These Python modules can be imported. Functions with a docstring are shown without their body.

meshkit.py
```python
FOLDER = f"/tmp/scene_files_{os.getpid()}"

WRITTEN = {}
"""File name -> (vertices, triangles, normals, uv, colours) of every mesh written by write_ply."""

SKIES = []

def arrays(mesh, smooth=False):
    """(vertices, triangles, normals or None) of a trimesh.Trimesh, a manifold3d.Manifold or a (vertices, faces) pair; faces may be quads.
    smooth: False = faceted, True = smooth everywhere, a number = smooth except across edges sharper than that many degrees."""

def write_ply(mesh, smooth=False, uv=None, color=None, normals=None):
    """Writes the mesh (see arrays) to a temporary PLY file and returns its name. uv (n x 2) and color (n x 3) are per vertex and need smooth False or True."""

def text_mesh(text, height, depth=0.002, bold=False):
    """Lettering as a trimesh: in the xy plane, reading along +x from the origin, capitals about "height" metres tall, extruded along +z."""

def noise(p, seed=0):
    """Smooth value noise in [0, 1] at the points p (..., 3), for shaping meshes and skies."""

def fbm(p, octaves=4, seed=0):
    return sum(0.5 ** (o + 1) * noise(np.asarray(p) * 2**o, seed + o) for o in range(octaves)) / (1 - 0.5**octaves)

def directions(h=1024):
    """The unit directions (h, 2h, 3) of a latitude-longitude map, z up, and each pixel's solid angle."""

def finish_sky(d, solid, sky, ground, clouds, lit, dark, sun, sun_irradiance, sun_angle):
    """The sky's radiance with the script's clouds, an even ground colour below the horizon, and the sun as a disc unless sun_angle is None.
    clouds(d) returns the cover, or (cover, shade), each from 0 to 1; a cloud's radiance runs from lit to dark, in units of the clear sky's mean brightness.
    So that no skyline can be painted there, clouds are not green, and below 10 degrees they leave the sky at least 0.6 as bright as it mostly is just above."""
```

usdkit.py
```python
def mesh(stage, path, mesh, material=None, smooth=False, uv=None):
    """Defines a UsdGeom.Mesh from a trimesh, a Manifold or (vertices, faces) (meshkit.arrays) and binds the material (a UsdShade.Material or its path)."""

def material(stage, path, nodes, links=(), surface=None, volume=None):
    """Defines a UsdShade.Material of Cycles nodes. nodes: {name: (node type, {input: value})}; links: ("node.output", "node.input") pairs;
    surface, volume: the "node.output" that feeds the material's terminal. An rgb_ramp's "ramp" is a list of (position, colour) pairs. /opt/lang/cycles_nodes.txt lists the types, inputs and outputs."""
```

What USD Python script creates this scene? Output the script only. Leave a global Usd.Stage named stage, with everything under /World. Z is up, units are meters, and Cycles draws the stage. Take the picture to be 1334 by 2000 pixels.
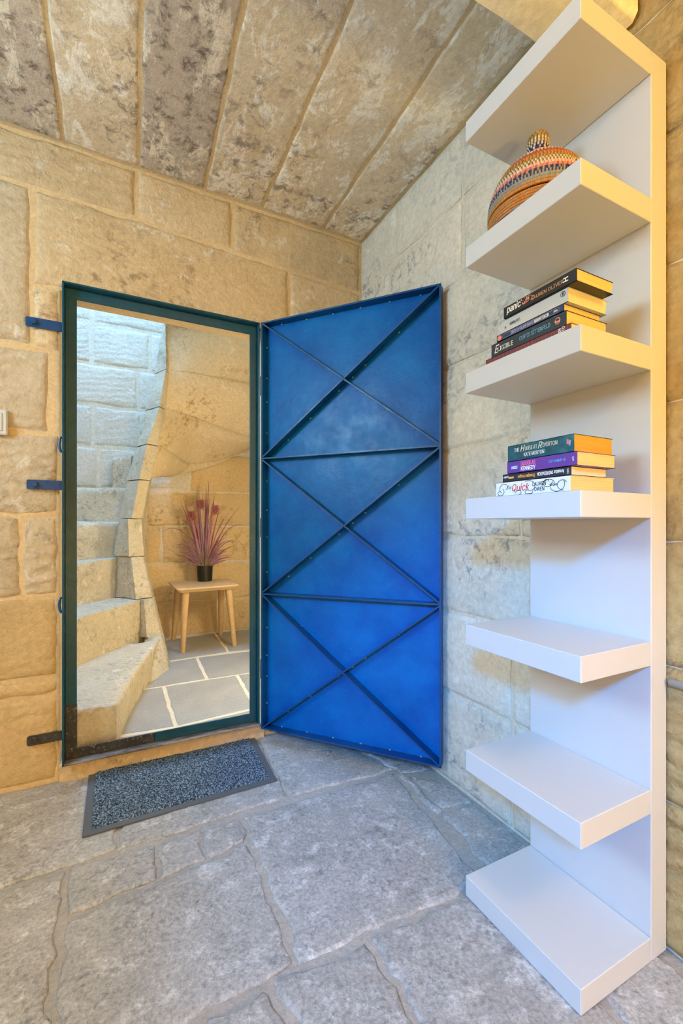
import math, random
import numpy as np
import trimesh, manifold3d as m3
from shapely.geometry import Polygon, LineString, Point, box as sbox
from shapely.ops import unary_union
import usdkit, meshkit
from pxr import Usd, UsdGeom, UsdLux, UsdShade, Gf, Sdf

stage = Usd.Stage.CreateInMemory()
UsdGeom.SetStageUpAxis(stage, 'Z'); UsdGeom.SetStageMetersPerUnit(stage, 1.0)
UsdGeom.Xform.Define(stage, '/World')
W = '/World'

# ------------------------------------------------------------------ camera
W_PX, H_PX, F_PX, YAW, HOR, EYE = 1334.0, 2000.0, 864.55, math.radians(27.09), 1025.8, 0.910
SY, CY = math.sin(YAW), math.cos(YAW)
cam = UsdGeom.Camera.Define(stage, W + '/camera')
AP = 24.0
cam.CreateHorizontalApertureAttr(AP); cam.CreateVerticalApertureAttr(AP * H_PX / W_PX)
cam.CreateFocalLengthAttr(AP * F_PX / W_PX)
cam.CreateVerticalApertureOffsetAttr((HOR - H_PX / 2) / W_PX * AP)
cam.CreateClippingRangeAttr((0.02, 100.0))
_x = UsdGeom.Xformable(cam)
_x.AddTranslateOp().Set((0, 0, EYE)); _x.AddRotateZOp().Set(-math.degrees(YAW)); _x.AddRotateXOp().Set(90.0)
cam.CreateExposureAttr(0.14)

# ------------------------------------------------------------------ lights
def rect_light(name, pos, target, w, h, color, inten):
    l = UsdLux.RectLight.Define(stage, W + '/' + name)
    l.CreateWidthAttr(w); l.CreateHeightAttr(h); l.CreateColorAttr(Gf.Vec3f(*color)); l.CreateIntensityAttr(inten)
    p, t = np.array(pos, float), np.array(target, float)
    zax = (p - t) / np.linalg.norm(p - t); up = np.array([0, 0, 1.0]) if abs(zax[2]) < .95 else np.array([0, 1.0, 0])
    xax = np.cross(up, zax); xax /= np.linalg.norm(xax); yax = np.cross(zax, xax)
    M = Gf.Matrix4d(*[float(v) for r in (np.r_[xax, 0], np.r_[yax, 0], np.r_[zax, 0], np.r_[p, 1]) for v in r])
    UsdGeom.Xformable(l).AddTransformOp().Set(M)
    return l

def sphere_light(name, pos, r, color, inten):
    l = UsdLux.SphereLight.Define(stage, W + '/' + name)
    l.CreateRadiusAttr(r); l.CreateColorAttr(Gf.Vec3f(*color)); l.CreateIntensityAttr(inten)
    UsdGeom.Xformable(l).AddTranslateOp().Set(pos)
    return l

def spot_light(name, pos, target, r, half, soft, color, inten):
    l = sphere_light(name, pos, r, color, inten)
    p, t = np.array(pos, float), np.array(target, float); z = (p - t) / np.linalg.norm(p - t); x = np.cross([0, 0, 1.0], z); x /= np.linalg.norm(x); y = np.cross(z, x)
    UsdGeom.Xformable(l).ClearXformOpOrder()
    UsdGeom.Xformable(l).AddTransformOp().Set(Gf.Matrix4d(*[float(v) for q in (np.r_[x, 0], np.r_[y, 0], np.r_[z, 0], np.r_[p, 1]) for v in q]))
    s_ = UsdLux.ShapingAPI.Apply(l.GetPrim()); s_.CreateShapingConeAngleAttr(half); s_.CreateShapingConeSoftnessAttr(soft)
    return l

# an added blue cone standing in for rear-window daylight, daylight from the window in the left wall, and down the open stair shaft
spot_light('lamp_blue_spot', (-0.95, -0.85, 1.76), (0.97, 1.05, 0.12), 0.12, 19, 0.8, (0.0, 0.34, 1.0), 640)
rect_light('daylight_side_window', (-1.72, 0.70, 1.80), (0.9, 0.8, 2.1), 0.8, 0.6, (0.50, 0.80, 1.0), 27)
rect_light('daylight_stair_shaft', (-0.30, 2.85, 3.9), (-0.30, 2.95, 0.0), 0.9, 1.3, (0.25, 0.53, 1.0), 26)
# warm lamps of the room, plus an added unseen glow brightening the stair niche
sphere_light('lamp_glow_ceiling', (0.55, -0.80, 2.08), 0.10, (1.0, 0.60, 0.18), 78)
sphere_light('lamp_glow_low', (0.00, -1.80, 0.45), 0.12, (1.0, 0.68, 0.25), 70)
sphere_light('lamp_glow_right', (0.90, -1.25, 0.95), 0.10, (1.0, 0.70, 0.17), 140)
sphere_light('lamp_glow_stairwell', (0.88, 2.35, 0.85), 0.06, (1.0, 0.86, 0.58), 125)
dome = UsdLux.DomeLight.Define(stage, W + '/sky'); dome.CreateColorAttr(Gf.Vec3f(.55, .75, 1)); dome.CreateIntensityAttr(0.4)

# ------------------------------------------------------------------ planes of the place
XR, YB, ZC, YW, YF, ZS = 1.055, 1.857, 2.27, 1.975, 3.70, 0.03   # right wall, door wall (front, back), ceiling, far stair wall, stair floor
XL, YR = -1.80, -2.60
YFR = YB - 0.045                                                # front edge of the door frame

def ray(px, py):
    u, v = (px - 667.0) / F_PX, (HOR - py) / F_PX
    return np.array([SY + u * CY, CY - u * SY, v])
def on_y(px, py, y):
    r = ray(px, py); t = y / r[1]; return np.array([r[0] * t, y, EYE + r[2] * t])
def on_x(px, py, x):
    r = ray(px, py); t = x / r[0]; return np.array([x, r[1] * t, EYE + r[2] * t])
def on_z(px, py, z):
    r = ray(px, py); t = (z - EYE) / r[2]; return np.array([r[0] * t, r[1] * t, z])
def at_d(px, py, d):
    r = ray(px, py); return np.array([r[0] * d, r[1] * d, EYE + r[2] * d])

# ------------------------------------------------------------------ names, things, parts
_used = {}
def free(parent, name):
    k = (parent, name); n = _used.get(k, 0); _used[k] = n + 1
    return f'{parent}/{name}' if n == 0 else f'{parent}/{name}_{n:03d}'
def tag(path, **kw):
    p = stage.GetPrimAtPath(path)
    for k, v in kw.items():
        if v: p.SetCustomDataByKey(k, v)
def thing(name, label=None, category=None, loc=(0, 0, 0), rotz=0.0, group=None, kind=None):
    path = free(W, name)
    x = UsdGeom.Xform.Define(stage, path)
    if any(loc) or rotz:
        x.AddTranslateOp().Set(tuple(float(v) for v in loc)); x.AddRotateZOp().Set(math.degrees(rotz))
    tag(path, label=label, category=category, group=group, kind=kind)
    return path
def part(parent, name, mesh, mat, smooth=30, label=None, kind=None):
    path = free(parent, name)
    usdkit.mesh(stage, path, mesh, mat, smooth=smooth)
    tag(path, label=label, kind=kind)
    return path

# ------------------------------------------------------------------ materials
LOOKS = W + '/Looks'
def plain(name, color, rough=.5, metallic=0, spec=.5, coat=0):
    return usdkit.material(stage, f'{LOOKS}/{name}', {'p': ('principled_bsdf', dict(base_color=color, roughness=rough, metallic=metallic, specular_ior_level=spec, coat_weight=coat))}, surface='p.BSDF')

class G:
    """A small node-graph builder."""
    def __init__(s, name): s.name, s.n, s.l, s.k = name, {}, [], 0
    def node(s, kind, **kw):
        s.k += 1; nm = f'n{s.k}'; vals = {}
        for a, b in kw.items():
            if isinstance(b, tuple) and len(b) == 2 and isinstance(b[0], str) and b[0].startswith('@'):
                s.l.append((b[0][1:] + '.' + b[1], nm + '.' + a))
            else: vals[a] = b
        s.n[nm] = (kind, vals); return '@' + nm
    def pos(s, scale=(1, 1, 1), loc=(0, 0, 0), rot=(0, 0, 0)):
        g = s.node('geometry')
        return (s.node('mapping', vector=(g, 'position'), scale=scale, location=loc, rotation=rot), 'vector')
    def noise(s, vec, scale, detail=5, rough=.6, dist=0.0):
        return (s.node('noise_texture', vector=vec, scale=scale, detail=detail, roughness=rough, distortion=dist), 'fac')
    def ramp(s, fac, stops): return (s.node('rgb_ramp', fac=fac, ramp=stops), 'color')
    def mask(s, fac, a, b):
        return (s.node('map_range', value=fac, from_min=a, from_max=b, to_min=0.0, to_max=1.0, clamp=True), 'result')
    def rng(s, fac, a, b, c, d):
        return (s.node('map_range', value=fac, from_min=a, from_max=b, to_min=c, to_max=d, clamp=True), 'result')
    def mix(s, fac, a, b, mode='mix'): return (s.node('mix_color', blend_type=mode, fac=fac, a=a, b=b), 'result')
    def math(s, op, a, b): return (s.node('math', math_type=op, value1=a, value2=b), 'value')
    def bump(s, h, strength, dist): return (s.node('bump', height=h, strength=strength, distance=dist), 'normal')
    def done(s, color, rough, normal=None, spec=.3, **kw):
        a = dict(base_color=color, roughness=rough, specular_ior_level=spec, **kw)
        if normal: a['normal'] = normal
        p = s.node('principled_bsdf', **a)
        return usdkit.material(stage, f'{LOOKS}/{s.name}', s.n, s.l, surface=p[1:] + '.BSDF')

def limestone(name, base, alt, pale, dark, pale_at=.58, dark_at=.66, scale=1.0, bump=.5, rough=.85, pale_soft=.05, dark_soft=.06, squash=(1, 1, 1), tool=0.0, vary=.14, spec=.25, fine=1.0, seed=0.0, fine_lo=.80):
    g = G(name); v = g.pos(loc=(seed, seed * .7, seed * .3)); vs = g.pos(scale=squash, loc=(seed, 0, 0))
    c = g.ramp(g.noise(v, 3.2 * scale, 6, .62), [(.32, base), (.68, alt)])
    fine_n = g.noise(v, 55 * scale, 6, .7)
    mid = g.noise(vs, 9 * scale, 9, .72, .4)
    c = g.mix(g.math('multiply', g.mask(mid, pale_at, pale_at + pale_soft), .85), c, pale)
    st = g.math('multiply', g.mask(g.noise(vs, 2.6 * scale, 4, .55, .2), dark_at - .17, dark_at - .05), g.mask(g.noise(v, 21 * scale, 8, .75, .5), .50, .50 + dark_soft * 2))
    c = g.mix(g.math('multiply', st, .8), c, dark)
    c = g.mix(1.0, c, g.ramp(fine_n, [(.28, (fine_lo, fine_lo * .985, fine_lo * .965)), (.68, (1.08 + (.8 - fine_lo) * .4,) * 3)]), 'multiply')
    rnd = g.node('object_info')
    t = g.rng((rnd, 'random'), 0, 1, 1 - vary, 1 + vary * .5)
    c = g.mix(1.0, c, (g.node('combine_color', r=t, g=t, b=t), 'color'), 'multiply')
    h = g.math('add', g.math('multiply', g.noise(v, 26 * scale, 8, .68), 1.0), g.math('multiply', fine_n, .35 * fine))
    h = g.math('add', h, g.math('multiply', mid, .55))
    if tool:
        w = g.node('wave_texture', vector=g.pos(scale=(1, 1, 1), rot=(0, .12, 0)), wave_type='bands', bands_direction='z', scale=7.0, distortion=5.0, detail=3.0, detail_scale=2.0)
        h = g.math('add', h, g.math('multiply', g.math('multiply', (w, 'fac'), g.mask(g.noise(v, 2.2, 2, .5), .42, .6)), tool))
    return g.done(c, rough, g.bump(h, bump, .012), spec)

M = {}
M['wall_stone'] = limestone('wall_stone', (.64, .49, .29), (.74, .59, .38), (.82, .75, .63), (.32, .23, .14), .575, .665, 1.0, .9, tool=.35)
M['wall_stone_cool_lit'] = limestone('wall_stone_cool_lit', (.58, .48, .33), (.67, .57, .42), (.76, .71, .61), (.30, .26, .2), .58, .70, 1.0, .9, tool=.5, seed=21.0)  # same limestone, greyer: cool window daylight put into the colour
M['wall_stone_warm_lit'] = limestone('wall_stone_warm_lit', (.62, .45, .23), (.72, .54, .29), (.78, .66, .46), (.32, .22, .12), .60, .68, 1.1, .8, tool=.3, seed=17.0)  # same limestone, deeper orange: warm light low on the wall put into the colour
M['wall_mortar'] = limestone('wall_mortar', (.63, .47, .26), (.71, .55, .33), (.77, .65, .46), (.44, .31, .18), .64, .8, 1.6, .5)
M['side_stone'] = limestone('side_stone', (.70, .64, .53), (.77, .72, .61), (.82, .79, .71), (.24, .24, .26), .60, .645, 1.1, .55, tool=.2, seed=3.1, vary=.07)
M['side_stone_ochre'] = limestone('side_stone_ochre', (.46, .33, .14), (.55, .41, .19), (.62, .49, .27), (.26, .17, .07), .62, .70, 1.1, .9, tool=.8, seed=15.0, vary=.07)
M['side_mortar'] = limestone('side_mortar', (.68, .60, .47), (.74, .67, .55), (.79, .74, .65), (.48, .39, .29), .62, .8, 1.5, .5, seed=2.0)
M['slab_stone'] = limestone('slab_stone', (.70, .60, .44), (.79, .70, .55), (.92, .90, .84), (.24, .19, .16), .515, .645, 1.0, .5, squash=(1.5, .8, 1), vary=.10, dark_soft=.05, seed=7.0, pale_soft=.03)
M['slab_dark'] = limestone('slab_dark', (.64, .57, .48), (.50, .44, .39), (.86, .81, .70), (.13, .10, .09), .55, .565, 1.0, .55, squash=(1.6, .6, 1), vary=.08, dark_soft=.06, seed=11.0, pale_soft=.03)
M['slab_mortar'] = limestone('slab_mortar', (.70, .57, .36), (.78, .65, .43), (.76, .63, .44), (.4, .3, .2), .64, .9, 1.6, .5)
M['flag_stone'] = limestone('flag_stone', (.395, .38, .355), (.485, .475, .455), (.68, .67, .65), (.11, .115, .12), .52, .585, 2.0, .5, rough=.36, vary=.12, spec=.5, dark_soft=.10, seed=5.0, fine_lo=.55, pale_soft=.12)
M['flag_mortar'] = limestone('flag_mortar', (.46, .42, .37), (.53, .49, .44), (.64, .60, .55), (.25, .22, .18), .60, .74, 1.8, .6, rough=.8)
M['stair_stone'] = limestone('stair_stone', (.58, .53, .40), (.67, .62, .49), (.78, .75, .65), (.30, .30, .24), .59, .60, 1.3, .7, vary=.06, seed=9.0)
M['tread_stone'] = limestone('tread_stone', (.70, .58, .38), (.78, .67, .47), (.82, .74, .58), (.40, .24, .09), .60, .655, 1.1, .5, vary=.08, seed=13.0)
M['stair_wall'] = limestone('stair_wall', (.70, .64, .53), (.76, .71, .61), (.83, .80, .73), (.40, .36, .30), .60, .75, 1.2, .7, tool=.22, vary=.05, seed=4.0)
M['niche_wall'] = limestone('niche_wall', (.72, .53, .27), (.78, .60, .33), (.82, .71, .48), (.38, .27, .13), .62, .72, 1.1, .5, tool=.2, vary=.08, seed=6.0)
M['stair_mortar'] = limestone('stair_mortar', (.72, .65, .52), (.78, .71, .58), (.83, .79, .70), (.44, .38, .28), .62, .9, 1.6, .5, vary=0)
M['tile_stone'] = limestone('tile_stone', (.34, .345, .32), (.41, .41, .38), (.52, .50, .46), (.25, .24, .2), .62, .75, 1.6, .25, rough=.45, vary=.08, spec=.4, seed=8.0)
M['tile_mortar'] = limestone('tile_mortar', (.76, .66, .48), (.82, .73, .56), (.84, .78, .64), (.5, .42, .3), .62, .9, 1.6, .4, vary=0)
M['cream_paint'] = limestone('cream_paint', (.88, .83, .66), (.90, .85, .70), (.90, .84, .68), (.5, .4, .25), .72, .95, .8, .15, rough=.6, vary=0)

def painted_steel(name, base, alt, worn, worn_at=.66, rough=.33, bump=.12, spec=.45):
    g = G(name); v = g.pos()
    c = g.ramp(g.noise(v, 5, 6, .65), [(.35, base), (.68, alt)])
    c = g.mix(g.math('multiply', g.mask(g.noise(v, 60, 6, .75), worn_at - .08, worn_at + .1), .5), c, worn)
    h = g.math('add', g.noise(v, 45, 5, .6), g.math('multiply', g.noise(v, 9, 3, .5), .8))
    return g.done(c, g.rng(g.noise(v, 14, 4, .6), .3, .7, rough - .06, rough + .12), g.bump(h, bump, .006), spec)
M['door_paint'] = painted_steel('door_paint', (.000, .080, .34), (.000, .135, .46), (.005, .26, .58), spec=.22)
M['bar_paint'] = painted_steel('bar_paint', (.001, .045, .17), (.002, .07, .22), (.02, .16, .34), .72)
M['frame_paint_lit'] = painted_steel('frame_paint_lit', (.001, .048, .085), (.002, .070, .115), (.04, .13, .16), .74)  # same paint as the door; teal cast of the warm light is coloured in
g = G('worn_frame'); v = g.pos()
c = g.mix(g.mask(g.noise(v, 16, 6, .7), .42, .6), (.012, .014, .016), (.035, .035, .035)); c = g.mix(g.mask(g.noise(v, 90, 4, .7), .60, .68), c, (.30, .26, .2))
M['worn_frame'] = g.done(c, .5, g.bump(g.noise(v, 80, 5, .7), .3, .004), .5)
g = G('worn_sill'); v = g.pos(scale=(.5, 2, 2))
c = g.mix(g.mask(g.noise(v, 14, 6, .7), .40, .58), (.10, .075, .055), (.30, .27, .25)); c = g.mix(g.mask(g.noise(v, 60, 4, .7), .58, .68), c, (.02, .03, .05))
M['worn_sill'] = g.done(c, .42, g.bump(g.noise(v, 60, 5, .7), .3, .004), .5, metallic=.3)
M['white_laminate'] = plain('white_laminate', (.57, .58, .585), .36)
M['weld'] = plain('weld', (.10, .26, .36), .4)
M['pipe_grey'] = plain('pipe_grey', (.25, .23, .2), .7)  # plain grey of the wall pipe

def wood(name, a, b):
    g = G(name); v = g.pos(scale=(2.5, 14, 2.5))
    n = g.noise(v, 6, 6, .6, .6)
    c = g.mix(1.0, g.ramp(n, [(.3, a), (.7, b)]), g.ramp(g.noise(g.pos(scale=(3, 30, 3)), 12, 4, .6), [(.3, (.9, .88, .86)), (.7, (1.04, 1.04, 1.04))]), 'multiply')
    return g.done(c, .45, g.bump(n, .06, .004), .4)
M['ash_wood'] = wood('ash_wood', (.60, .40, .19), (.70, .50, .27))
M['black_plastic'] = plain('black_plastic', (.008, .008, .008), .35)
def attr_mat(name, rough=.6, trans=0.0, attr='displayColor', spec=.3):
    g = G(name); a = g.node('attribute', attribute=attr)
    if not trans: return g.done((a, 'color'), rough, None, spec)
    p = g.node('principled_bsdf', base_color=(a, 'color'), roughness=rough, specular_ior_level=spec); t = g.node('translucent_bsdf', color=(a, 'color'))
    m = g.node('mix_closure', fac=trans, closure1=(p, 'BSDF'), closure2=(t, 'BSDF'))
    return usdkit.material(stage, f'{LOOKS}/{name}', g.n, g.l, surface=m[1:] + '.closure')
M['woven_straw'] = attr_mat('woven_straw', .6)
M['grass_blade'] = attr_mat('grass_blade', .5, .25)
M['plume'] = plain('plume', (.55, .20, .17), .7)
g = G('mat_pile'); v = g.pos()
c = g.ramp(g.noise(v, 190, 2, .8), [(.36, (.012, .020, .032)), (.5, (.075, .115, .16)), (.62, (.34, .44, .54))])
M['mat_pile'] = g.done(c, .9, g.bump(g.noise(v, 300, 3, .7), .8, .006), .15)
M['mat_rubber'] = plain('mat_rubber', (.085, .095, .105), .55)
g = G('pages'); v = g.pos(scale=(1, 1, 60))
M['pages'] = g.done(g.ramp(g.noise(v, 10, 4, .7), [(.3, (.64, .44, .17)), (.7, (.78, .58, .27))]), .8, g.bump(g.noise(v, 12, 3, .6), .25, .002), .15)
g = G('pages_pale'); v = g.pos(scale=(1, 1, 60))
M['pages_pale'] = g.done(g.ramp(g.noise(v, 10, 4, .7), [(.3, (.70, .58, .36)), (.7, (.80, .68, .46))]), .8, g.bump(g.noise(v, 12, 3, .6), .25, .002), .15)
g = G('pages_brown'); v = g.pos(scale=(1, 1, 60))
M['pages_brown'] = g.done(g.ramp(g.noise(v, 10, 4, .7), [(.3, (.52, .27, .035)), (.7, (.62, .36, .06))]), .8, g.bump(g.noise(v, 12, 3, .6), .25, .002), .15)
for nm, col in dict(ink_white=(.82, .80, .76), ink_orange=(.62, .30, .07), ink_blue=(.12, .42, .62), ink_red=(.52, .03, .05), ink_black=(.015, .015, .018), ink_pink=(.85, .16, .30), ink_cyan=(.10, .42, .62), ink_yellow=(.78, .42, .06), ink_grey=(.22, .22, .22), ink_salmon=(.72, .26, .18), ink_lilac=(.40, .42, .62), logo_blue=(.02, .10, .38), cream_ink=(.70, .64, .44), penguin=(.75, .22, .12)).items():
    M[nm] = plain(nm, col, .45)
for nm, col in dict(cover_black=(.010, .009, .009), cover_grey=(.50, .50, .48), cover_navy=(.018, .035, .095), cover_slate=(.035, .045, .055), cover_maroon=(.17, .028, .030), cover_purple=(.115, .035, .27), cover_ink=(.014, .018, .035), cover_white=(.74, .74, .74)).items():
    M[nm] = plain(nm, col, .38)
g = G('cover_teal'); v = g.pos()
M['cover_teal'] = g.done(g.ramp(g.noise(v, 28, 6, .7), [(.3, (.004, .040, .055)), (.55, (.010, .10, .12)), (.72, (.07, .22, .20))]), .38, None, .4)
g = G('cover_slate_art'); v = g.pos()
M['cover_slate'] = g.done(g.mix(g.mask(g.noise(v, 30, 3, .5), .60, .70), (.028, .036, .046), (.20, .16, .14)), .38, None, .4)
g = G('cover_maroon_ribbed'); wv = g.node('wave_texture', vector=g.pos(), wave_type='bands', bands_direction='y', scale=90.0, distortion=.3)
M['cover_maroon'] = g.done(g.ramp((wv, 'fac'), [(.2, (.11, .018, .02)), (.8, (.23, .045, .045))]), .5, g.bump((wv, 'fac'), .3, .002), .4)

# ------------------------------------------------------------------ shape helpers
def bx(lo, hi, r=0.0):
    lo, hi = np.minimum(lo, hi).astype(float), np.maximum(lo, hi).astype(float)
    if r <= 0: return trimesh.creation.box(bounds=[lo, hi])
    r = min(r, (hi - lo).min() * .49); pts = []                    # a box with chamfered edges
    for i in range(3):
        for c in np.ndindex(2, 2, 2):
            p = np.array([(lo, hi)[c[k]][k] + (1, -1)[c[k]] * (0 if k == i else r) for k in range(3)]); pts.append(p)
    return hull(pts)
def hull(pts):
    return m3.Manifold.hull_points(np.asarray(pts, np.float32).astype(np.float64)) if False else trimesh.convex.convex_hull(np.asarray(pts, float))
def cat(*ms): return trimesh.util.concatenate([m for m in ms])
def xf(m, R=None, t=(0, 0, 0)):
    m = m.copy(); T = np.eye(4); T[:3, :3] = np.eye(3) if R is None else np.asarray(R, float); T[:3, 3] = t
    m.apply_transform(T); return m
def prism(poly2d, z0, z1):
    return xf(trimesh.creation.extrude_polygon(Polygon(poly2d), z1 - z0, engine='earcut'), None, (0, 0, z0))
def beam(p, q, w, depth, wdir):
    """A bar from p to q, w wide across, depth along wdir."""
    p, q, n = np.array(p, float), np.array(q, float), np.array(wdir, float); d = (q - p) / np.linalg.norm(q - p)
    s = np.cross(d, n); s /= np.linalg.norm(s)
    return hull([a + s * i * w / 2 + n * j for a in (p, q) for i in (-1, 1) for j in (0, depth)])
def tube(pts, r, sides=8):
    pts = np.asarray(pts, float); rr = np.broadcast_to(r, (len(pts),)); t = np.gradient(pts, axis=0); t /= np.linalg.norm(t, axis=1)[:, None] + 1e-12
    a = np.cross(t, np.where(np.abs(t[:, 2:]) < .9, [0, 0, 1.], [1., 0, 0])); a /= np.linalg.norm(a, axis=1)[:, None]; b = np.cross(t, a)
    th = np.arange(sides) * 2 * np.pi / sides
    v = (pts[:, None] + rr[:, None, None] * (np.cos(th)[None, :, None] * a[:, None] + np.sin(th)[None, :, None] * b[:, None])).reshape(-1, 3)
    f = []
    for i in range(len(pts) - 1):
        for j in range(sides):
            k = (j + 1) % sides; f += [[i * sides + j, i * sides + k, (i + 1) * sides + k], [i * sides + j, (i + 1) * sides + k, (i + 1) * sides + j]]
    n = len(v); v = np.vstack([v, pts[0], pts[-1]])
    for j in range(sides):
        k = (j + 1) % sides; f += [[n, k, j], [n + 1, (len(pts) - 1) * sides + j, (len(pts) - 1) * sides + k]]
    return trimesh.Trimesh(v, f, process=False)
def lathe(prof, n=48):
    return trimesh.creation.revolve(np.asarray(prof, float), sections=n)
def smooth01(x): x = np.clip(x, 0, 1); return x * x * (3 - 2 * x)

def inset(q, d):
    q = np.asarray(q, float); out = []
    for i in range(4):
        a, b, c = q[i - 1], q[i], q[(i + 1) % 4]
        e1, e2 = (b - a) / np.linalg.norm(b - a), (c - b) / np.linalg.norm(c - b)
        n1, n2 = np.array([-e1[1], e1[0]]), np.array([-e2[1], e2[0]])      # inward for counter-clockwise
        A = np.array([n1, n2]); rhs = np.array([n1 @ b + d, n2 @ b + d])
        out.append(np.linalg.solve(A, rhs) if abs(np.linalg.det(A)) > .05 else b + n1 * d)
    return np.array(out)

def stone(q, fr, gap=.010, edge=.014, drop=.009, amp=.0045, thick=.022, res=.028, wob=.005, seed=0, rise=0.0, wf=14):
    """One dressed stone: q = corners (a, b) in the plane fr, counter-clockwise seen from its front."""
    O, U, V, N = (np.array(k, float) for k in fr)
    q = inset(q, gap / 2)
    L, H = max(np.linalg.norm(q[1] - q[0]), np.linalg.norm(q[2] - q[3])), max(np.linalg.norm(q[3] - q[0]), np.linalg.norm(q[2] - q[1]))
    def params(l):
        e = min(edge / l, .3); m = max(2, int(math.ceil(l * (1 - 2 * e) / res)))
        return np.r_[0, e * .4, np.linspace(e, 1 - e, m + 1), 1 - e * .4, 1]
    s, t = np.meshgrid(params(L), params(H), indexing='ij')
    S, T = s[..., None], t[..., None]
    P = (1 - S) * (1 - T) * q[0] + S * (1 - T) * q[1] + S * T * q[2] + (1 - S) * T * q[3]
    e = np.minimum(np.minimum(s, 1 - s) * L, np.minimum(t, 1 - t) * H)
    X3 = O + P[..., :1] * U + P[..., 1:] * V
    wq = (1 - smooth01(e / (edge * 3))) * wob * 2
    P = P + np.stack([wq * (meshkit.fbm(X3 * wf, 4, 31) - .5), wq * (meshkit.fbm(X3 * wf, 4, 57) - .5)], -1) * 1.6
    h = rise + amp * 2.2 * (meshkit.fbm(X3 * 6, 3, 7 + seed) - .5) + amp * 1.6 * (meshkit.fbm(X3 * 22, 3, 19 + seed) - .5) - drop * (1 - smooth01(e / edge)) ** 1.5
    v = O + P[..., :1] * U + P[..., 1:] * V + h[..., None] * N
    n, m = s.shape; idx = np.arange(n * m).reshape(n, m)
    f = np.concatenate([np.stack([idx[:-1, :-1], idx[1:, :-1], idx[1:, 1:]], -1).reshape(-1, 3), np.stack([idx[:-1, :-1], idx[1:, 1:], idx[:-1, 1:]], -1).reshape(-1, 3)])
    loop = np.r_[idx[:, 0], idx[-1, 1:], idx[-2::-1, -1], idx[0, -2:0:-1]]
    v = v.reshape(-1, 3); low = v[loop] - N * ((v[loop] - O) @ N)[:, None] - N * thick
    k = len(v); a = np.arange(len(loop)); b = (a + 1) % len(loop)
    f = np.vstack([f, np.stack([loop[a], k + a, k + b], -1), np.stack([loop[a], k + b, loop[b]], -1)])
    f = np.vstack([f, np.stack([np.full(len(a) - 2, k), k + a[2:], k + a[1:-1]], -1)])
    return trimesh.Trimesh(np.vstack([v, low]), f, process=False)

def rock(pts, res=.03, amp=.004, seed=0):
    m = m3.Manifold.hull_points(np.asarray(pts, float)) if hasattr(m3.Manifold, 'hull_points') else None
    m = m.refine_to_length(res).to_mesh(); v, f = np.array(m.vert_properties[:, :3], float), np.array(m.tri_verts)
    t = trimesh.Trimesh(v, f, process=True); n = t.vertex_normals
    t.vertices = t.vertices + n * (amp * 2 * (meshkit.fbm(t.vertices * 16, 3, seed) - .5))[:, None]
    return t
def rough_prism(poly2d, z0, z1, res=.035, amp=.005, seed=0, nose=0.0):
    m = m3.CrossSection([np.asarray(poly2d, float)]).extrude(z1 - z0).translate((0, 0, z0)).refine_to_length(res).to_mesh()
    t = trimesh.Trimesh(np.array(m.vert_properties[:, :3], float), np.array(m.tri_verts), process=True); n = t.vertex_normals
    t.vertices = t.vertices + n * (amp * 2 * (meshkit.fbm(t.vertices * 11, 3, seed) - .62))[:, None]
    return t

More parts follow.
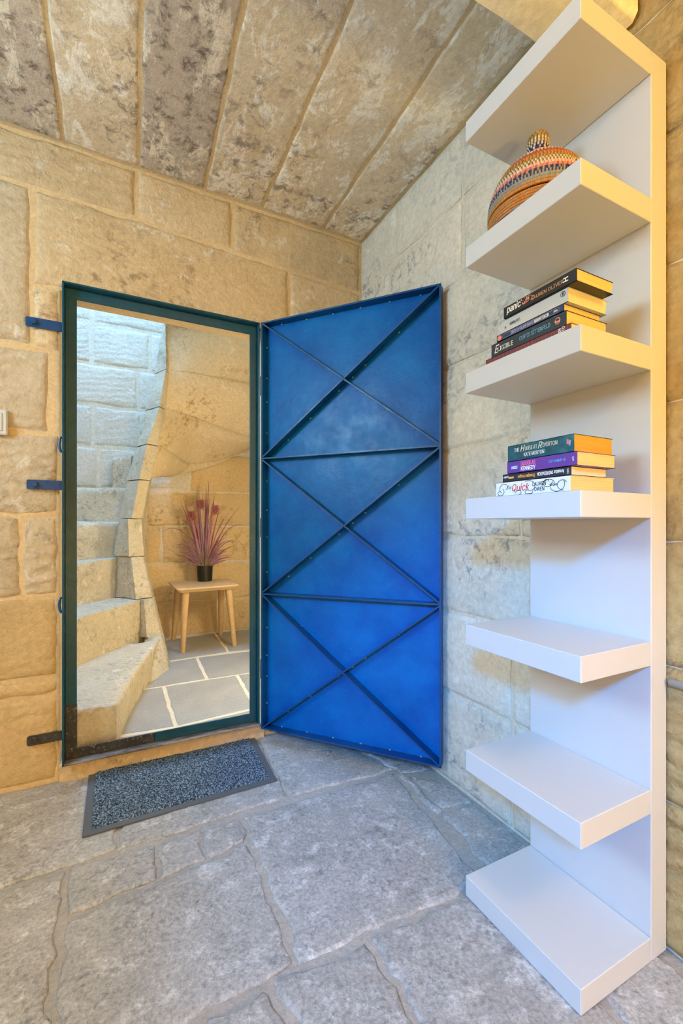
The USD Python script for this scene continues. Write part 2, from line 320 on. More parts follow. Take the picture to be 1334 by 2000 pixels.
BACK = ((0, YB, 0), (1, 0, 0), (0, 0, 1), (0, -1, 0))
RIGHT = ((XR, 0, 0), (0, -1, 0), (0, 0, 1), (-1, 0, 0))
FLOOR = ((0, 0, 0), (1, 0, 0), (0, 1, 0), (0, 0, 1))
SFLOOR = ((0, 0, ZS), (1, 0, 0), (0, 1, 0), (0, 0, 1))
CEIL = ((0, 0, ZC), (1, 0, 0), (0, -1, 0), (0, 0, -1))
FAR = ((0, YF, 0), (1, 0, 0), (0, 0, 1), (0, -1, 0))

# ================================================================== the room shell
# --- door frame lines measured on the wall
FX0, FX1 = on_y(121, 1000, YFR)[0], on_y(508, 1000, YFR)[0]
FZ0, FZ1 = .068, on_y(121, 547, YFR)[2]
OX0, OX1, OZ1 = FX0 - .012, FX1 + .030, FZ1 - .013                          # the opening in the wall

# --- back wall (with the doorway)
wall = thing('wall_back', kind='structure')
hole = sbox(OX0, -.05, OX1, OZ1)
shape = sbox(XL, -.05, XR + .10, ZC + .05).difference(hole)
m = trimesh.creation.extrude_polygon(shape, YW - (YB + .009), engine='earcut')
part(wall, 'mortar', xf(m, [[1, 0, 0], [0, 0, 1], [0, 1, 0]], (0, YB + .009, 0)), M['wall_mortar'], False)
def bxp(px): return on_y(px, 1000, YB)[0]
def l1(x): return np.interp(x, [-.35, 1.05], [2.10, 2.03])
SP = dict(gap=.012, edge=.018, drop=.011, amp=.005)
def wstone(x0, x1, z0, z1, mat='wall_stone', parent=None, fr=BACK, z0b=None, z1b=None, **kw):
    z0b = z0 if z0b is None else z0b; z1b = z1 if z1b is None else z1b
    part(parent or wall, 'stone', stone([(x0, z0), (x1, z0b), (x1, z1b), (x0, z1)], fr, **{**SP, **kw}), M[mat], 40)
xs = [XL, -.80, bxp(267), bxp(455), XR]
for a, b in zip(xs[:-1], xs[1:]): wstone(a, b, l1(a), ZC, z0b=l1(b))
xa, xb = bxp(64), bxp(566)
wstone(XL, -.95, 1.53, l1(-1.5), 'wall_stone_cool_lit', z1b=l1(-.95)); wstone(-.95, xa, 1.53, l1(-.95), 'wall_stone_cool_lit', z1b=l1(xa), gap=.018)
wstone(xa, xb, OZ1, l1(xa), z1b=l1(xb)); wstone(xa, OX0, 1.53, OZ1, gap=.006); wstone(xb, XR, 1.53, l1(xb), z1b=l1(XR)); wstone(OX1, xb, 1.53, OZ1, gap=.006)
left_rows = [(1.53, 1.235, [XL, -1.0, OX0 - .028]), (1.235, .945, [XL, -.72, OX0]), (.945, .66, [XL, -.85, bxp(42), OX0]), (.66, .37, [XL, -.95, OX0]), (.37, .305, [XL, -1.2, OX0]), (.305, .0, [XL, -.8, OX0])]
for z1, z0, xx in left_rows:
    for a, b in zip(xx[:-1], xx[1:]): wstone(a, b, z0, z1, 'wall_stone_cool_lit' if z0 > .65 else 'wall_stone_warm_lit')
for z1, z0, xx in [(1.53, 1.235, [OX1, XR]), (1.235, .945, [OX1, .82, XR]), (.945, .66, [OX1, XR]), (.66, .33, [OX1, .78, XR]), (.33, .0, [OX1, XR])]:
    for a, b in zip(xx[:-1], xx[1:]): wstone(a, b, z0, z1)
part(wall, 'sill_stone', xf(rough_prism([(OX0, YB - .012), (OX1, YB - .012), (OX1, YW), (OX0, YW)], -.02, .058, .03, .004, 5)), M['wall_stone'], 40)

# --- right wall
wall_r = thing('wall_right', kind='structure')
part(wall_r, 'mortar', bx((XR + .009, YR, -.05), (XR + .14, YW, ZC + .05)), M['side_mortar'], False)
def ry(px): return on_x(px, 1000, XR)[1]
rows = [(ZC, 2.035, [YB, ry(772), ry(900), .62, -.6, YR]), (2.035, 1.755, [YB, 1.62, ry(902), .64, -.4, YR]), (1.755, 1.472, [YB, 1.45, .62, -.1, -1.3, YR]),
        (1.472, 1.175, [YB, 1.55, .93, .60, -.9, YR]), (1.175, .873, [YB, 1.4, ry(1013), .62, -1.1, YR]), (.873, .605, [YB, 1.5, .66, -.2, -1.4, YR]),
        (.605, .315, [YB, 1.35, ry(997), .60, -.8, YR]), (.315, .0, [YB, 1.6, .95, .62, -1.0, YR])]
for i, (z1, z0, ys) in enumerate(rows):
    for a, b in zip(ys[:-1], ys[1:]):
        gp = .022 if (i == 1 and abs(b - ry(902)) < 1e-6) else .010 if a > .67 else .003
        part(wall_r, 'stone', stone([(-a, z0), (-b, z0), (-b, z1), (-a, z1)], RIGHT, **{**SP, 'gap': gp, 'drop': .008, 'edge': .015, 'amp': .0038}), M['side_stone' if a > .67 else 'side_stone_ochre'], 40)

# --- walls behind the camera, with window openings
wl = thing('wall_left', kind='structure')
shape = sbox(YR, -.05, YB, ZC + .05).difference(sbox(.50, 1.05, 1.40, 2.0))
m = trimesh.creation.extrude_polygon(shape, .12, engine='earcut')
part(wl, 'masonry', xf(m, [[0, 0, 1], [1, 0, 0], [0, 1, 0]], (XL - .12, 0, 0)), M['wall_stone'], False)
wr = thing('wall_rear', kind='structure')
part(wr, 'masonry', bx((XL - .12, YR - .12, -.05), (XR + .14, YR, ZC + .05)), M['wall_stone'], False)

# --- ceiling slabs
ce = thing('ceiling', kind='structure')
part(ce, 'mortar', bx((XL - .12, YR - .12, ZC + .0045), (XR + .14, YB + .02, ZC + .12)), M['slab_mortar'], False)
near = [(-420, 0), (85, 0), (276, 0), (476, 0), (690, 0), (917, 20)]
far = [(-160, 175), (118, 240), (270, 320), (402, 356), (518, 395), (642, 432)]
lines = []
for a, b in zip(near, far):
    A, B = on_z(*a, ZC)[:2], on_z(*b, ZC)[:2]
    k = (A[0] - B[0]) / (A[1] - B[1]); lines.append(lambda y, A=A, k=k: A[0] + k * .55 * (y - A[1]) + (0 if y < A[1] else k * .45 * (y - A[1])))
lines.append(lambda y: XR)
lines.insert(0, lambda y: XL)
for i, (la, lb) in enumerate(zip(lines[:-1], lines[1:])):
    ys = [YB - .004, .70, YR]
    mt = 'slab_dark' if i in (1, 3) else 'slab_stone'
    # far part, seen in the photograph, and the part over the camera
    for y1, y0 in zip(ys[:-1], ys[1:]):
        part(ce, 'slab', stone([(la(y1), -y1), (lb(y1), -y1), (lb(y0), -y0), (la(y0), -y0)], CEIL, gap=.009 if y1 > 1 else .004, edge=.010, drop=.006, amp=.003, res=.035), M[mt], 40)

bm = thing('ceiling_beam', 'cream painted stone beam crossing under the ceiling above the white shelf unit', 'beam')
y_b0, y_b1 = .585, .735
bp = []
for x in np.linspace(XL, XR - .01, 24):
    for s_, (yy, zz) in enumerate([(y_b0, ZC - .005), (y_b0, 2.065), (y_b0 + .012, 2.052), (y_b1 - .012, 2.052), (y_b1, 2.065), (y_b1, ZC - .005)]):
        bp.append((x, yy + .004 * math.sin(x * 9 + s_), zz + .003 * math.sin(x * 7 + s_ * 2)))
bv = np.array(bp).reshape(24, 6, 3); bf = []
for i in range(23):
    for j in range(6):
        a, b, c_, d = i * 6 + j, i * 6 + (j + 1) % 6, (i + 1) * 6 + (j + 1) % 6, (i + 1) * 6 + j; bf += [[a, c_, b], [a, d, c_]]
for j in range(1, 5): bf += [[0, j, j + 1], [138, 138 + j + 1, 138 + j]]
t = trimesh.Trimesh(bv.reshape(-1, 3), bf, process=False); t.fix_normals()
part(bm, 'beam_body', t, M['cream_paint'], 30)

# --- floor
fl = thing('floor', kind='structure')
part(fl, 'mortar', bx((XL - .12, YR - .12, -.12), (XR + .14, YB + .06, -.006)), M['flag_mortar'], False)
def fq(*pts, name='flagstone', **kw):
    q = [on_z(px, py, 0)[:2] if px > -900 else np.array(py) for px, py in pts]   # far-left, far-right, near-right, near-left
    q = np.array([q[3], q[2], q[1], q[0]])
    q[:, 1] = np.minimum(q[:, 1], YB + .01); q[:, 0] = np.clip(q[:, 0], XL, XR + .0)
    part(fl, name, stone(q, FLOOR, **{**dict(gap=.006, edge=.009, drop=.006, amp=.0022, thick=.03, res=.025, wob=.011, wf=26), **kw}), M['flag_stone'], 40)
fq((-420, 1632), (233, 1482), (224, 1664), (-420, 1866))
fq((238, 1481), (492, 1424), (567, 1553), (229, 1662))
fq((494, 1424), (-999, (.79, YB)), (772, 1503), (570, 1553))
fq((-999, (.80, YB)), (-999, (XR, YB)), (-999, (XR, 1.33)), (785, 1508))
fq((474, 1593), (769, 1507), (948, 1722), (588, 1880), gap=.008)
fq((776, 1508), (800, 1511), (861, 1582), (850, 1588), gap=.006)
fq((804, 1513), (879, 1529), (921, 1563), (862, 1580))
fq((862, 1586), (925, 1567), (1042, 1658), (953, 1694), gap=.010)
fq((957, 1697), (1046, 1661), (1420, 1975), (1300, 2080))
fq((135, 1692), (305, 1648), (306, 1716), (126, 1792), gap=.008)
fq((309, 1647), (394, 1621), (403, 1677), (309, 1716)); fq((395, 1621), (472, 1596), (485, 1642), (404, 1677), gap=.006)
fq((-420, 1870), (132, 1696), (84, 2060), (-420, 2330), gap=.010)
fq((126, 1797), (487, 1645), (581, 1881), (85, 2140), gap=.010)
fq((536, 1914), (716, 1836), (842, 2034), (650, 2140), gap=.008)
fq((395, 1992), (527, 1924), (640, 2140), (470, 2240), gap=.008)
fq((722, 1833), (948, 1727), (1298, 2082), (846, 2034), gap=.008)
fq((846, 2040), (1300, 2086), (1500, 2320), (900, 2450)); fq((85, 2146), (390, 1996), (640, 2300), (60, 2600))

# ================================================================== door frame
fp = thing('door_frame', 'blue steel angle-iron frame, coloured dark teal as lit, around the doorway bolted to the stone wall', 'door frame')
tk = .006
LEG = .042
yb_ = YB - .003
def frame_bar(name, mesh, mat, label=None): return part(fp, name, mesh, mat, 30, label)
# the leg standing out from the wall, and the leg lying on it, for each side
frame_bar('jamb_flange', bx((FX0, YFR, FZ0), (FX0 + tk, yb_, FZ1), .0015), M['frame_paint_lit'])
frame_bar('jamb_plate', bx((FX0 + tk, yb_ - tk, FZ0), (FX0 + LEG, yb_, FZ1), .0015), M['frame_paint_lit'])
frame_bar('jamb_flange', bx((FX1 - tk, YFR + .006, FZ0), (FX1, yb_, FZ1), .0015), M['frame_paint_lit'])
frame_bar('jamb_plate', bx((FX1 - LEG + .008, yb_ - tk, FZ0), (FX1 - tk, yb_, FZ1), .0015), M['frame_paint_lit'])
frame_bar('head_flange', bx((FX0, YFR, FZ1 - tk), (FX1, yb_, FZ1), .0015), M['frame_paint_lit'])
frame_bar('head_plate', bx((FX0 + tk, yb_ - tk - .001, FZ1 - LEG), (FX1 - tk, yb_, FZ1 - tk), .0015), M['frame_paint_lit'])
frame_bar('sill_flange', bx((FX0, YFR, FZ0), (FX1, yb_, FZ0 + tk), .0015), M['worn_sill'], 'scuffed bare metal ledge along the foot of the frame')
xm = FX0 + .30
frame_bar('sill_plate', bx((FX0 + tk, yb_ - tk - .001, FZ0 + tk), (xm, yb_, FZ0 + LEG), .0015), M['worn_frame'], 'blackened worn lower strip of the frame')
frame_bar('sill_plate', bx((xm, yb_ - tk - .001, FZ0 + tk), (FX1 - tk, yb_, FZ0 + LEG), .0015), M['frame_paint_lit'])
frame_bar('jamb_plate', bx((FX0 + tk, yb_ - tk - .0015, FZ0 + tk), (FX0 + LEG + .001, yb_, FZ0 + .20), .0015), M['worn_frame'], 'blackened foot of the left jamb')
for i, (pxl, pyl, pyr) in enumerate([(51, 632, 638), (53, 947, 948), (54, 1444, 1436)]):
    c = on_y(pxl, pyl, YB); c2 = on_y(121, pyr, YB); z = (c[2] + c2[2]) / 2
    y0, y1 = YB - .014, YB - .004
    pl = sbox(c[0], z - .0165, FX0 + .001, z + .0165).buffer(-.006).buffer(.006)
    mm = xf(trimesh.creation.extrude_polygon(pl, .006, engine='earcut'), [[1, 0, 0], [0, 0, -1], [0, 1, 0]], (0, YB - .006, 0))
    st = frame_bar('wall_strap', mm, M['worn_frame'] if i == 2 else M['bar_paint'], 'flat fixing strap, blackened' if i == 2 else None)
    bolt = lathe([(0, 0), (.014, 0), (.014, .002), (.0001, .002)], 20); hexh = lathe([(0, 0), (.010, 0), (.010, .006), (.008, .009), (.0001, .0095)], 6)
    R = [[1, 0, 0], [0, 0, -1], [0, 1, 0]]
    part(st, 'bolt', cat(xf(bolt, R, (c[0] + .024, YB - .012, z)), xf(hexh, R, (c[0] + .024, YB - .0135, z))), M['worn_frame'] if i == 2 else M['bar_paint'], 30)
for py in (868, 1182):
    c = on_y(119, py, YFR + .01)
    th = np.linspace(-1.2, 1.2, 9)
    pts = [(FX0 - .012 * math.cos(a) + .003, YFR + .012, c[2] + .027 * math.sin(a) / .93) for a in th]
    frame_bar('latch_loop', tube(pts, .0045, 8), M['bar_paint'])

# ================================================================== the door leaf
h0 = on_y(510, 1000, YFR - .004); hx, hy = h0[0], h0[1]
dh = hx * SY + hy * CY; de = .837 * dh
e0 = at_d(861, 1000, de); ex, ey = e0[0], e0[1]
LW = math.hypot(ex - hx, ey - hy); ang = math.atan2(ey - hy, ex - hx)
Z0, Z1 = .056, 1.775
Z1 = on_y(510, 630, YFR - .004)[2]
dr = thing('door_1', 'blue painted steel door with cross-braced flat bars, standing open into the room', 'door', (hx, hy, 0), ang, kind='structure')
# local frame: x along the leaf from the hinge, +y is the back (towards the wall), the bars stand towards -y
DB = .040
part(dr, 'sheet', bx((0, DB - .001, Z0), (LW, DB + .003, Z1)), M['door_paint'], False)
bt = .006
def dbar(name, p, q):
    return part(dr, name, beam((p[0], 0.0, p[1]), (q[0], 0.0, q[1]), bt, DB, (0, 1, 0)), M['bar_paint'], False)
i_ = bt / 2
dbar('edge_bar', (i_, Z0), (i_, Z1)); dbar('edge_bar', (LW - i_, Z0), (LW - i_, Z1)); dbar('edge_bar', (0, Z0 + i_), (LW, Z0 + i_)); dbar('edge_bar', (0, Z1 - i_), (LW, Z1 - i_))
hz = [Z1 - (Z1 - Z0) * k for k in (0, .335, .668, 1)]; fz = [Z1 - (Z1 - Z0) * k for k in (0, .335, .663, 1)]
for k in (1, 2): dbar('cross_bar', (bt, hz[k]), (LW - bt, fz[k]))
o = .006
for k in range(3):
    dbar('brace', (bt, hz[k] - o), (LW - bt, fz[k + 1] + o)); dbar('brace', (LW - bt, fz[k] - o), (bt, hz[k + 1] + o))
rng = np.random.default_rng(4)
wb = []
def weld(x, y, z, s=.006):
    b = trimesh.creation.icosphere(1, s); b.vertices = b.vertices * [1.0, .5, .8] + rng.normal(0, s * .12, b.vertices.shape); wb.append(xf(b, None, (x, y, z)))
for z in np.arange(Z0 + .08, Z1 - .05, .118): weld(bt + .0005, DB - .008, z + rng.uniform(-.02, .02), .0045)
for k in range(3):
    for t_ in (.22, .4, .47, .55, .72, .86):
        for a, b in (((bt, hz[k]), (LW, fz[k + 1])), ((LW, fz[k]), (bt, hz[k + 1]))):
            weld(a[0] + (b[0] - a[0]) * t_, DB - .003, a[1] + (b[1] - a[1]) * t_ - .004, .0048)
for x in np.linspace(.08, LW - .08, 6): weld(x, DB - .004, Z1 - bt - .002, .0045); weld(x, DB - .004, Z0 + bt + .001, .0045)
part(dr, 'weld_bead', cat(*wb), M['weld'], 30, kind='stuff')
for z in (.30, .90, 1.50):
    part(dr, 'hinge', xf(lathe([(0, -.04), (.008, -.04), (.008, .04), (.0001, .04)], 16), None, (-.008, .020, z)), M['frame_paint_lit'], 30)

# ================================================================== the stairwell
sw = thing('wall_stairwell_back', kind='structure')
part(sw, 'mortar', bx((-.95, YF + .008, 0), (XR + .10, YF + .14, 4.0)), M['stair_mortar'], False)
def fx(px): return on_y(px, 1000, YF)[0]
frows = [(.03, .30, [-.9, .20, .75, XR]), (.30, .61, [-.9, -.1, .52, XR]), (.61, .90, [-.9, .32, fx(371) + .1, XR]), (.90, 1.18, [-.9, .0, .62, XR]), (1.18, 1.49, [-.9, fx(192), fx(372), fx(491), XR]),
         (1.49, 1.79, [-.9, fx(181), fx(330), XR]), (1.79, 2.09, [-.9, -.42, fx(270), .8, XR]), (2.09, 2.39, [-.9, fx(178), fx(293), .75, XR]), (2.39, 2.70, [-.9, -.15, .5, XR]), (2.7, 3.02, [-.9, -.3, .3, XR]), (3.02, 3.35, [-.9, .1, XR]), (3.35, 4.0, [-.9, -.2, XR])]
for z0, z1, xx in frows:
    for a, b in zip(xx[:-1], xx[1:]):
        niche = z1 <= 1.2 or (z1 < 1.5 and a > .1)
        part(sw, 'stone', stone([(a, z0), (b, z0), (b, z1), (a, z1)], FAR, gap=.010 if niche else .026, edge=.018, drop=.008, amp=.006, res=.032, wob=.008), M['niche_wall' if niche else 'stair_wall'], 40)
w2 = thing('wall_stairwell_left', kind='structure')
part(w2, 'masonry', bx((-.80, YW - .01, 0), (-.675, YF + .01, 4.0)), M['stair_wall'], False)
w3 = thing('wall_stairwell_right', kind='structure')
part(w3, 'masonry', bx((XR + .0, YW - .01, 0), (XR + .10, YF + .01, 4.0)), M['niche_wall'], False)
w4 = thing('wall_stairwell_front', kind='structure')
part(w4, 'masonry', bx((-.78, YW - .10, ZC + .12), (XR + .10, YW, 4.0)), M['stair_wall'], False)

# stairwell paving (part of the floor)
part(fl, 'mortar', bx((-.70, YB + .06, -.12), (XR + .02, YF, ZS - .002)), M['tile_mortar'], False)
def tq(*pts, **kw):
    q = [on_z(px, py, ZS)[:2] for px, py in pts]; q = np.array([q[3], q[2], q[1], q[0]])
    q[:, 1] = np.clip(q[:, 1], YB + .05, YF - .005); q[:, 0] = np.clip(q[:, 0], -.65, XR - .005)
    part(fl, 'paving_tile', stone(q, SFLOOR, **{**dict(gap=.017, edge=.008, drop=.003, amp=.0012, thick=.02, res=.05, wob=.007, rise=.002), **kw}), M['tile_stone'], 40)
tq((250, 1262), (417, 1234), (446, 1273), (250, 1303)); tq((418, 1234), (600, 1211), (600, 1256), (447, 1273))
tq((250, 1304), (384, 1284), (404, 1326), (250, 1351)); tq((385, 1284), (600, 1257), (600, 1299), (405, 1326))
tq((250, 1352), (320, 1340), (341, 1419), (225, 1437)); tq((321, 1340), (462, 1318), (499, 1382), (342, 1419)); tq((463, 1318), (600, 1299), (620, 1352), (500, 1382))
tq((150, 1452), (341, 1421), (341, 1475), (150, 1510)); tq((342, 1421), (640, 1350), (640, 1420), (342, 1480))

st = thing('stone_staircase', 'worn limestone spiral staircase climbing behind the doorway around a slanting newel', 'staircase')
zs = [.0, .195, .435, .69, .935, 1.175, 1.40]
plans = [[(-.655, YW + .006), (on_y(227, 1400, YW)[0], YW + .006), (.085, 2.38), (.175, 2.72), (.25, 3.0), (-.655, 3.0)],
         [(-.655, 1.99), (-.18, 2.61), (.08, 3.0), (.19, 3.17), (.2, 3.3), (-.655, 3.3)],
         [(-.655, 2.60), (-.21, 3.07), (.03, 3.32), (.14, 3.43), (.14, 3.5), (-.655, 3.5)],
         [(-.655, 3.10), (-.23, 3.30), (.04, 3.42), (.14, 3.46), (.14, 3.64), (-.655, 3.64)],
         [(-.655, 3.60), (-.24, 3.54), (.08, 3.45), (.10, 3.68), (-.655, 3.68)],
         [(-.02, 3.53), (.10, 3.45), (.22, 3.66), (-.02, 3.68)]]
def worn_step(pl, z1, seed):
    t = rough_prism(pl, 0.0, z1, .028, .006, seed); v = t.vertices; top = np.clip((v[:, 2] - (z1 - .07)) / .07, 0, 1)
    d = np.array([Polygon(pl).exterior.distance(Point(p[0], p[1])) for p in v]); edge_ = np.clip(1 - d / .05, 0, 1)
    wear = meshkit.fbm(v * np.array([9, 9, 3.0]), 4, seed + 5); k = np.clip((wear - .42) * 3.2, 0, 1) * edge_ * top ** 2
    c = np.array(Polygon(pl).centroid.coords[0]); to = np.c_[c[0] - v[:, 0], c[1] - v[:, 1], np.zeros(len(v))]; to /= np.linalg.norm(to, axis=1)[:, None] + 1e-9
    t.vertices = v + to * (k * .022)[:, None] - np.array([0, 0, 1.0]) * (k * .022)[:, None]
    return t
for i, pl in enumerate(plans):
    part(st, 'step', worn_step(pl, zs[i + 1], 40 + i), M['stair_stone'], 45)
# newel: (z or None, left, ridge, right image columns and the row of each joint) at their distance
def nrow(pl, pm, pr, py, dd):
    z = EYE + (HOR - py) / F_PX * dd; P = []
    for px, off in ((pl, .05), (pm, -.045), (pr, .03)):
        r = ray(px, py); P.append(np.array([r[0] * (dd + off), r[1] * (dd + off), z]))
    return P
n_base = [on_z(286, 1332, ZS), on_z(296, 1334, ZS), on_z(330, 1308, ZS)]
n_rows = [(n_base, nrow(283, 300, 315, 1243, 2.80)), (nrow(249, 287, 315, 1243, 2.83), nrow(254, 281, 298, 1169, 2.86)), (nrow(226, 266, 297, 1169, 2.87), nrow(229, 256, 280, 1087, 2.89)),
          (nrow(222, 252, 281, 1087, 2.90), nrow(233, 250, 276, 1013, 2.91))]
up = [(233, 257, 277, 1013, 2.92), (247, 272, 292, 938, 2.92), (267, 287, 309, 870, 2.92), (284, 312, 323, 798, 2.92), (301, 324, 330, 726, 2.92), (317, 323, 327, 636, 2.94), (330, 336, 345, 555, 2.96)]
n_rows += [(nrow(*a), nrow(*b)) for a, b in zip(up[:-1], up[1:])]
def bk(P): return [P[0] + np.array([.04, .16, 0]), P[2] + np.array([.02, .14, 0])]
for i, (A, B) in enumerate(n_rows):
    dz = np.array([0, 0, .003])
    pts = [p + dz for p in list(A) + bk(A)] + [p - dz for p in list(B) + bk(B)]
    part(st, 'newel_stone', rock(pts, .022, .006, 60 + i), M['stair_stone'], 45)
# undersides of the upper treads, ruled between successive edges
E = [[at_d(291, 941, 2.95), on_y(326, 934, YF - .02), on_y(348, 922, YF - .02), on_y(364, 914, YF - .02)],
     [at_d(307, 872, 2.95), on_y(368, 912, YF - .014), on_y(424, 907, YF - .012), on_y(488, 880, YF - .012)],
     [at_d(320, 800, 2.95), at_d(378, 820, 3.22), at_d(436, 840, 3.40), at_d(497, 861, 3.54)],
     [at_d(327, 727, 2.95), at_d(384, 735, 3.04), at_d(442, 745, 3.14), at_d(512, 757, 3.27)],
     [at_d(324, 640, 2.97), at_d(384, 645, 2.96), at_d(442, 650, 2.95), at_d(520, 656, 2.94)],
     [np.array([.42, 2.80, 2.44]), np.array([.58, 2.6, 2.43]), np.array([.70, 2.42, 2.43]), np.array([.86, 2.2, 2.42])],
     [np.array([.36, 2.75, 2.68]), np.array([.40, 2.5, 2.67]), np.array([.44, 2.25, 2.67]), np.array([.48, 2.0, 2.67])]]
for i, (A, B) in enumerate(zip(E[:-1], E[1:])):
    n_, m_ = 15, 9; s, t = np.meshgrid(np.linspace(0, 1, n_), np.linspace(.02, .98, m_), indexing='ij')
    ip = lambda C: np.stack([np.interp(s, np.linspace(0, 1, len(C)), np.array(C)[:, k]) for k in range(3)], -1)
    P = ip(A) * (1 - t[..., None]) + ip(B) * t[..., None]
    e = np.minimum(t, 1 - t) * 2
    P[..., 2] += .010 * (meshkit.fbm(P * 8, 3, 70 + i) - .5) * 2 - .018 * np.sin(np.pi * t) * np.sin(np.pi * s) + .028 * (1 - smooth01(e / .09))
    top = P + np.array([0, 0, .16]); v = np.vstack([P.reshape(-1, 3), top.reshape(-1, 3)]); N_ = n_ * m_
    idx = np.arange(N_).reshape(n_, m_); f = []
    q1 = np.stack([idx[:-1, :-1], idx[1:, :-1], idx[1:, 1:]], -1).reshape(-1, 3); q2 = np.stack([idx[:-1, :-1], idx[1:, 1:], idx[:-1, 1:]], -1).reshape(-1, 3)
    loop = np.r_[idx[:, 0], idx[-1, 1:], idx[-2::-1, -1], idx[0, -2:0:-1]]; nx = np.roll(loop, -1)
    f = np.vstack([q1, q2, q1[:, ::-1] + N_, q2[:, ::-1] + N_, np.stack([loop, loop + N_, nx + N_], -1), np.stack([loop, nx + N_, nx], -1)])
    tm = trimesh.Trimesh(v, f, process=False); tm.fix_normals()
    part(st, 'winder_tread', tm, M['tread_stone'], 40)

# ================================================================== stool and plant
TZ = .486
top_px = [(328.5, 1135.8), (346, 1150.5), (467, 1141.5), (446, 1130.2)]
tc = [on_z(*p, TZ)[:2] for p in top_px]
cen = np.mean(tc, 0)
so = thing('wooden_stool', 'pale wooden stool with splayed round legs under the stair holding the potted grass', 'stool', (cen[0], cen[1], ZS))
tl = [np.array(p) - cen for p in tc]
pg = Polygon(tl).buffer(-.02).buffer(.02, quad_segs=6)
H_ = TZ - ZS
def seat_mesh():
    out = []
    for (d, z) in ((-.030, H_ - .032), (0.0, H_ - .010), (0.0, H_ - .003), (-.004, H_)):
        c_ = np.array(pg.buffer(d, join_style=2).exterior.coords)[:-1] if d == 0 else np.array([np.array(p) * (1 + d / np.linalg.norm(p)) for p in np.array(pg.exterior.coords)[:-1]])
        out += [(x, y, z) for x, y in c_]
    return hull(out)
part(so, 'seat', seat_mesh(), M['ash_wood'], 25)
feet = [(338.5, 1250), (357, 1275), (458, 1262), (431, 1240)]
for (px, py), c_ in zip(feet, tl):
    f_ = on_z(px, py, ZS)[:2] - cen; c_ = np.array(c_) * .70
    pts = [np.array([*(f_ * (1 - k) + c_ * k), (H_ - .02) * k]) for k in (0, .33, .66, 1)]
    part(so, 'leg', tube(pts, [.0165, .019, .022, .026], 14), M['ash_wood'], 40)
pc = on_z(400, 1134.5, TZ); pc = np.array([pc[0], pc[1]])
pl = thing('potted_grass', 'purple ornamental grass with fluffy plumes in a black pot on the wooden stool', 'potted plant', (pc[0], pc[1], TZ))
PR = .060
part(pl, 'pot', lathe([(0, 0), (PR * .86, 0), (PR * .90, .004), (PR, .118), (PR * .93, .118), (PR * .90, .095), (0.0001, .095)], 40), M['black_plastic'], 40)
def blade(path, pts, w, c0, c1, c2):
    pts = np.asarray(pts, float); n = len(pts); k = np.linspace(0, 1, n)
    t = np.gradient(pts, axis=0); side = np.cross(t, np.array([t[0][0] * .1 + .2, -.8, .3])); side /= np.linalg.norm(side, axis=1)[:, None] + 1e-9
    nrm = np.cross(side, t); nrm /= np.linalg.norm(nrm, axis=1)[:, None] + 1e-9
    ww = w * np.clip(1.15 - k ** 2.2 * 1.1, .06, 1)[:, None] * np.minimum(1, .5 + k * 3)[:, None]
    v = np.stack([pts - side * ww, pts + nrm * ww * .35, pts + side * ww], 1).reshape(-1, 3); f = []
    for i in range(n - 1):
        for j in range(2):
            a = i * 3 + j; f += [[a, a + 1, a + 4], [a, a + 4, a + 3]]
    col = np.where(k[:, None] < .35, np.array(c0) * (1 - k[:, None] / .35) + np.array(c1) * k[:, None] / .35, np.array(c1) * (1 - (k[:, None] - .35) / .65) + np.array(c2) * (k[:, None] - .35) / .65)
    return v, f, np.repeat(col, 3, 0)
def color_mesh(path, v, f, col, mat, smooth=False):
    m_ = usdkit.mesh(stage, path, (np.asarray(v), np.asarray(f)), mat, smooth=smooth)
    pv = UsdGeom.PrimvarsAPI(m_).CreatePrimvar('displayColor', Sdf.ValueTypeNames.Color3fArray, 'vertex'); pv.Set([Gf.Vec3f(*map(float, c)) for c in col])
rng = np.random.default_rng(12)
GREEN, PURP, TIP = (.44, .46, .22), (.36, .18, .25), (.30, .10, .12)
right_v, fwd_v = np.array([CY, -SY, 0]), np.array([SY, CY, 0])        # across and away from the camera's heading: only fixes how the tuft is turned
def tuft(dx, h, droop, depth, w, n=9, bend=1.0, c=(GREEN, PURP, TIP), b0=None):
    b0 = dx * .18 if b0 is None else b0
    k = np.linspace(0, 1, n)[:, None]
    x = b0 + (dx - b0) * (k ** (1.25 * bend)); z = .095 + h * (k - droop * k ** 3)
    x = x * 1.16; z = .095 + (z - .095) * 1.13; w = w * 1.35
    return blade(None, x * right_v + depth * (.15 + k ** 1.3) * fwd_v + z * np.array([0, 0, 1]), w, *c)
specs = []
for dx, h in [(-.150, .42), (-.155, .46), (-.128, .50), (-.10, .43), (-.07, .46), (-.055, .50), (-.03, .48), (-.005, .60), (.012, .61), (.035, .52), (.06, .53), (.075, .46), (.09, .43), (.02, .40), (-.09, .36), (.05, .36)]:
    specs.append((dx, h, rng.uniform(0, .06), rng.uniform(-.06, .06), rng.uniform(.0045, .0075), 1.15))
for dx, h, dr_ in [(.235, .46, .08), (.26, .50, .42), (-.26, .50, .5), (-.205, .27, .22), (-.24, .30, .52), (.205, .36, .55), (.23, .34, .5), (.13, .36, .1), (.165, .48, .2), (.20, .16, .45), (-.19, .20, .5), (.155, .30, .3), (-.145, .31, .28), (-.12, .40, .1), (.17, .33, .22)]:
    specs.append((dx, h, dr_, rng.uniform(-.08, .08), rng.uniform(.0022, .0038), 1.35))
for k in range(26):
    a = rng.uniform(-1, 1); specs.append((a * .17 + math.copysign(.02, a), rng.uniform(.10, .30), rng.uniform(.05, .5), rng.uniform(-.10, .10), rng.uniform(.003, .0055), 1.1))
